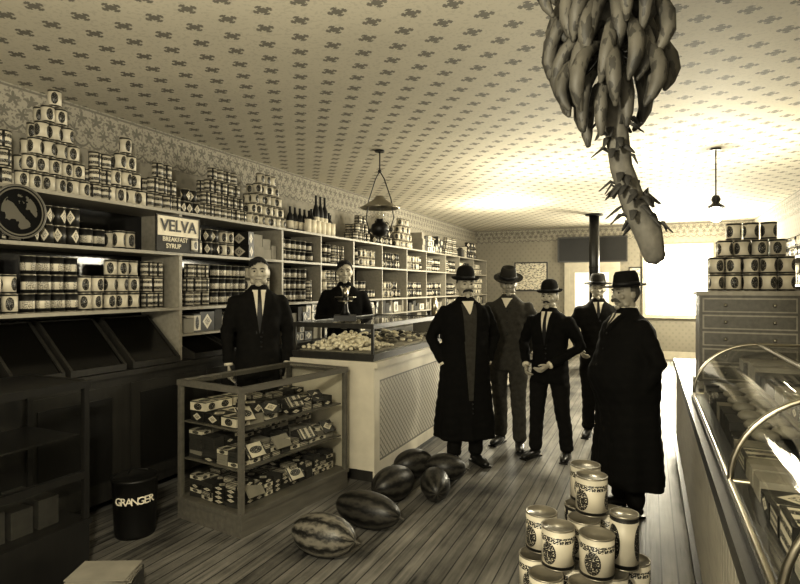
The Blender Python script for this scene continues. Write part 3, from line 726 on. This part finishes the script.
    for k,s,me in (('R',-1,HR),('L',1,HL)):
        el,wr=map(Vector,A[k]); d=(wr-el).normalized()
        hm=me.copy(); hm.materials.clear(); hm.materials.append(M[skin])
        o=bpy.data.objects.new('hand_'+('right' if s<0 else 'left'),hm); COL.objects.link(o); o.parent=e
        q=Vector((0,0,-1)).rotation_difference(d); o.rotation_mode='QUATERNION'; o.rotation_quaternion=q; o.location=wr+d*.035
        b=MB(); b.tube([wr+d*.008,wr+d*.03],[.038,.036],16,0,cap=False); b.build('shirt_cuff',[M[shirt]],e)
    def surf(x,z,off):
        rx,ry,cy=R(z); t=min(.98,abs(x)/rx); return (x,cy-ry*(1-t**2.4)**(1/2.4)-off,z)
    def strip(zs,fl,fr,off,mat,nx=6,th=True):
        vs=[];fs=[]
        for z in zs:
            for i in range(nx+1):
                x=fl(z)+(fr(z)-fl(z))*i/nx; vs.append(surf(x,z,off))
        for k in range(len(zs)-1):
            for i in range(nx): a=k*(nx+1)+i; fs.append((a,a+1,a+nx+2,a+nx+1))
        return vs,fs
    def lin(a,b_,n): return [a+(b_-a)*i/n for i in range(n+1)]
    fb=MB()
    zt=1.475
    wv=lambda z:.006+.050*(z-V)/(zt-V)
    if vest: 
        V2=open_coat if open_coat else .98
        ww=lambda z:.02+.055*(z-V2)/(zt-V2)
        fb.add(*strip(lin(V2,1.45,16),lambda z:-ww(z),lambda z:ww(z),.008,0),mat=2,smooth=True)
    fb.add(*strip(lin(V,zt,12),lambda z:-wv(z),wv,.011,0),mat=0,smooth=True)
    if tie: fb.add(*strip(lin(V,zt,10),lambda z:-.011-.010*(zt-z)/.2,lambda z:.011+.010*(zt-z)/.2,.015,0),mat=1,smooth=True)
    if bow: 
        for s in (-1,1): fb.ell(tuple(Vector(surf(0,1.47,.012))+Vector((s*.02,0,0))),(.02,.010,.012),1,10,8)
    Vl=(open_coat if open_coat else .98) if vest else V
    wl=(lambda z:.02+.055*(z-Vl)/(zt-Vl)) if vest else wv
    for s in (-1,1):
        fb.add(*strip(lin(max(Vl,1.12),1.46,10),lambda z:s*(wl(z)-.004),lambda z:s*(wl(z)+.012+.04*min(1,max(0,(z-1.12)/.2))),.016,0),mat=3,smooth=True)
    for z in lin(Vl-.03,max(hem+.25,Vl-.26),2): fb.ell(surf(.012,z,.006),(.009,.005,.009),1,8,6)
    fb.build('shirt_front_and_lapels',[M[shirt],M['black'],M[vest or 'cloth2'],M[cloth]],e)
    ny=R(1.5)[2]
    b=MB(); b.rings([(1.478,0,ny+.006,.068,.068),(1.50,0,ny+.006,.066,.066),(1.52,0,ny+.008,.063,.063),(1.522,0,ny+.008,.058,.058)],28,0,2); b.build('shirt_collar',[M[shirt]],e)
    hd=bpy.data.objects.new('head_group',None); COL.objects.link(hd); hd.parent=e; hd.location=(0,ny-.01,1.62); hd.rotation_euler=(tilt,0,turn)
    o=make_head(seed); o.parent=hd; o.data.materials.clear(); o.data.materials.append(M[skin])
    b=MB()
    for s in (-1,1):
        b.ell((s*.031,-.079,.006),(.0125,.0105,.007),0,14,10); b.ell((s*.031,-.0875,.006),(.0065,.0032,.0062),1,10,8)
        b.tube([(s*.014,-.097,.026),(s*.034,-.097,.032),(s*.054,-.08,.026)],[.003,.0045,.002],8,2)
    b.tube([(-.024,-.094,-.060),(0,-.099,-.059),(.024,-.094,-.060)],.0022,6,3)
    if mous:
        mw={'long':(.013,.048,-.070),'gray':(.012,.044,-.064),'short':(.009,.034,-.056)}[mous]
        for s in (-1,1): b.tube([(0,-.105,-.043),(s*.016,-.104,-.047),(s*mw[1]*.75,-.094,-.054),(s*mw[1],-.083,mw[2])],[mw[0]*.7,mw[0],mw[0]*.75,.003],8,2)
    b.build('eyes_brows_mouth',[M['eye'],M['iris'],M['grayhair'] if mous=='gray' else M['hair'],M['lip']],hd)
    b=MB(); bare=(hat=='none')
    b.ell((0,.004,.006 if bare else .004),(.085 if bare else .0835,.108 if bare else .105,.127 if bare else .124),0,48,36,headfn)
    def kp(c):
        if bare:
            lim=.085-.9*abs(c.x-.02)**1.2 if c.y<-.02 else 0
            return (c.y<-.02 and c.z>lim) or (-.02<=c.y<.02 and c.z>.015) or (c.y>=.02 and c.z>-.07)
        return (c.y<-.02 and c.z>.07) or (-.02<=c.y<.02 and c.z>.01) or (c.y>=.02 and c.z>-.07)
    keep=[i for i,f in enumerate(b.f) if kp(sum((Vector(b.v[k]) for k in f),Vector())/len(f))]
    b.f=[b.f[i] for i in keep]; b.mi=[0]*len(keep); b.sm=[True]*len(keep); b.uv=[b.uv[i] for i in keep]
    if bare:
        b.tube([(.02,-.075,.096),(-.02,-.068,.106),(-.055,-.035,.092),(-.072,.0,.06)],[.010,.016,.018,.012],10,0); b.tube([(.02,-.075,.096),(.05,-.055,.088),(.068,-.01,.06)],[.008,.013,.012],10,0)
    hr=b.build('hair',[M['grayhair'] if mous=='gray' else M['hair']],hd)
    b=MB()
    if hat=='bowler':
        b.lathe([(.0,.125),(.03,.124),(.06,.112),(.08,.09),(.09,.06),(.093,.02),(.095,.0),(.12,-.002),(.138,.008),(.143,.016),(.138,.004),(.12,-.008),(.09,-.008)],36,mat=0,sc=(.9,1.08)); b.lathe([(.096,.002),(.0955,.028)],36,mat=1,sc=(.9,1.08)); zz=.058
    elif hat=='fedora':
        b.lathe([(.0,.085),(.03,.09),(.055,.108),(.07,.105),(.083,.08),(.092,.03),(.096,.0),(.13,-.006),(.16,-.004),(.163,.002),(.158,.001),(.13,-.001),(.09,-.006)],36,mat=0,sc=(.9,1.08)); b.lathe([(.0975,.002),(.095,.03)],36,mat=1,sc=(.9,1.08)); zz=.06
    elif hat=='none': zz=0
    else:
        b.ell((0,.0,.035),(.098,.118,.045),0,32,16); b.lathe([(.088,-.01),(.089,.03)],32,mat=0,sc=(.92,1.13)); b.ell((0,-.098,.004),(.062,.055,.01),1,24,8); zz=.055
    if hat!='none': ho=b.build('hat_'+hat,[M[felt],M['feltband']],hd,loc=(0,.004,zz)); ho.rotation_euler=(math.radians(hattilt),0,0)
    return e
rad=math.radians
POCK={'R':((-.305,.07,1.14),(-.215,-.01,.93)),'L':((.305,.07,1.14),(.215,-.01,.93))}
person('shop_clerk',(-3.23,4.1,0),rad(42),1.86,hat='none',cloth='cloth2',V=1.12,seed=2,turn=-.1,arms={'R':((-.25,.05,1.13),(-.24,.0,.88)),'L':((.25,.05,1.13),(.24,.0,.88))})
person('shop_clerk',(-3.25,5.68,0),rad(36),1.9,hat='none',cloth='cloth',V=1.3,seed=3,turn=-.1,lean=.12,bow=True,tie=False,arms={'R':((-.26,-.04,1.15),(-.12,-.22,1.10)),'L':((.26,-.04,1.15),(.12,-.22,1.12))})
person('man_in_overcoat',(-1.56,4.97,0),rad(34),1.74,outfit='coat',hat='bowler',mous='long',V=1.36,vest='cloth3',open_coat=.6,tie=False,seed=4,turn=.0,arms=POCK,wide=1.05)
person('standing_man',(-1.33,5.72,0),rad(2),1.76,hat='fedora',felt='felt2',cloth='cloth3',trous='cloth3',V=1.38,tie=False,seed=5,skin='skin2',turn=.25,tilt=.15,arms={'R':((-.29,.07,1.14),(-.17,.02,.93)),'L':((.29,.07,1.14),(.17,.02,.93))},legs={'R':(-.09,.05),'L':(.13,-.12)},hattilt=12)
person('man_in_bowler_hat',(-.87,5.45,0),rad(-14),1.62,hat='bowler',V=1.14,seed=6,turn=.05,arms={'R':((-.31,.05,1.14),(-.20,-.13,.95)),'L':((.30,.06,1.13),(.10,-.20,.97))},legs={'R':(-.13,-.06),'L':(.15,.05)},mous='short')
person('standing_man',(-.52,6.45,0),rad(8),1.70,hat='fedora',felt='felt2',cloth='cloth2',V=1.3,seed=7,skin='skin',arms={'R':((-.28,.05,1.13),(-.2,-.14,.98))})
person('man_in_overcoat',(-.15,4.35,0),rad(-58),1.67,outfit='coat',hat='fedora',cloth='cloth',V=1.36,mous='gray',belly=.06,seed=8,turn=.15,skin='skin2',arms={'R':((-.30,.04,1.13),(-.22,-.02,.92)),'L':((.30,.06,1.13),(.22,-.02,.92))},wide=1.15)
# ------------------------------------------------------------------ lights
def light(name,kind,loc,energy,size=.3,rot=(0,0,0),sy=None,col=(1,.93,.73)):
    l=bpy.data.lights.new(name,kind); l.energy=energy; l.color=col
    if kind=='AREA':
        l.size=size
        if sy: l.shape='RECTANGLE'; l.size_y=sy
    else: l.shadow_soft_size=size
    o=bpy.data.objects.new(name,l); COL.objects.link(o); o.location=loc; o.rotation_euler=rot; return o
light('photographers_flash','POINT',(-.75,.35,2.15),235,.08)
light('shopfront_daylight','AREA',(-.8,YF+.12,1.8),60,3.6,(rad(90),0,0),1.6)
light('mantle_lamp_light','POINT',(.62,6.6,2.2),150,.1)
light('back_window_light','AREA',(.55,YB-.15,1.8),330,1.1,(rad(-90),0,0),1.4)
light('rear_fill_light','POINT',(-2.3,9.5,2.3),130,.2)  # added fill with no fixture, lifts the deep end of the room
light('back_corner_fill_light','POINT',(.9,12.7,2.1),170,.15)  # added point light, no lamp hangs here; brightens the wall beside the window
light('mid_room_fill_light','POINT',(-1.0,6.9,2.0),110,.25)  # added fixtureless fill for the ceiling and middle of the room
w=bpy.data.worlds.new('world'); S.world=w; w.use_nodes=True; w.node_tree.nodes['Background'].inputs[0].default_value=(1,.95,.8,1); w.node_tree.nodes['Background'].inputs[1].default_value=.5
cd=bpy.data.cameras.new('camera'); cam=bpy.data.objects.new('camera',cd); COL.objects.link(cam)
cd.sensor_width=36; cd.lens=25.2; cd.shift_y=-5/800; cam.location=(0,0,1.62); cam.rotation_euler=(rad(90),0,math.atan(250/560)); cd.clip_start=.05
S.camera=cam
S.view_settings.view_transform='Standard'; S.view_settings.look='None'; S.view_settings.exposure=.3; S.view_settings.gamma=.88
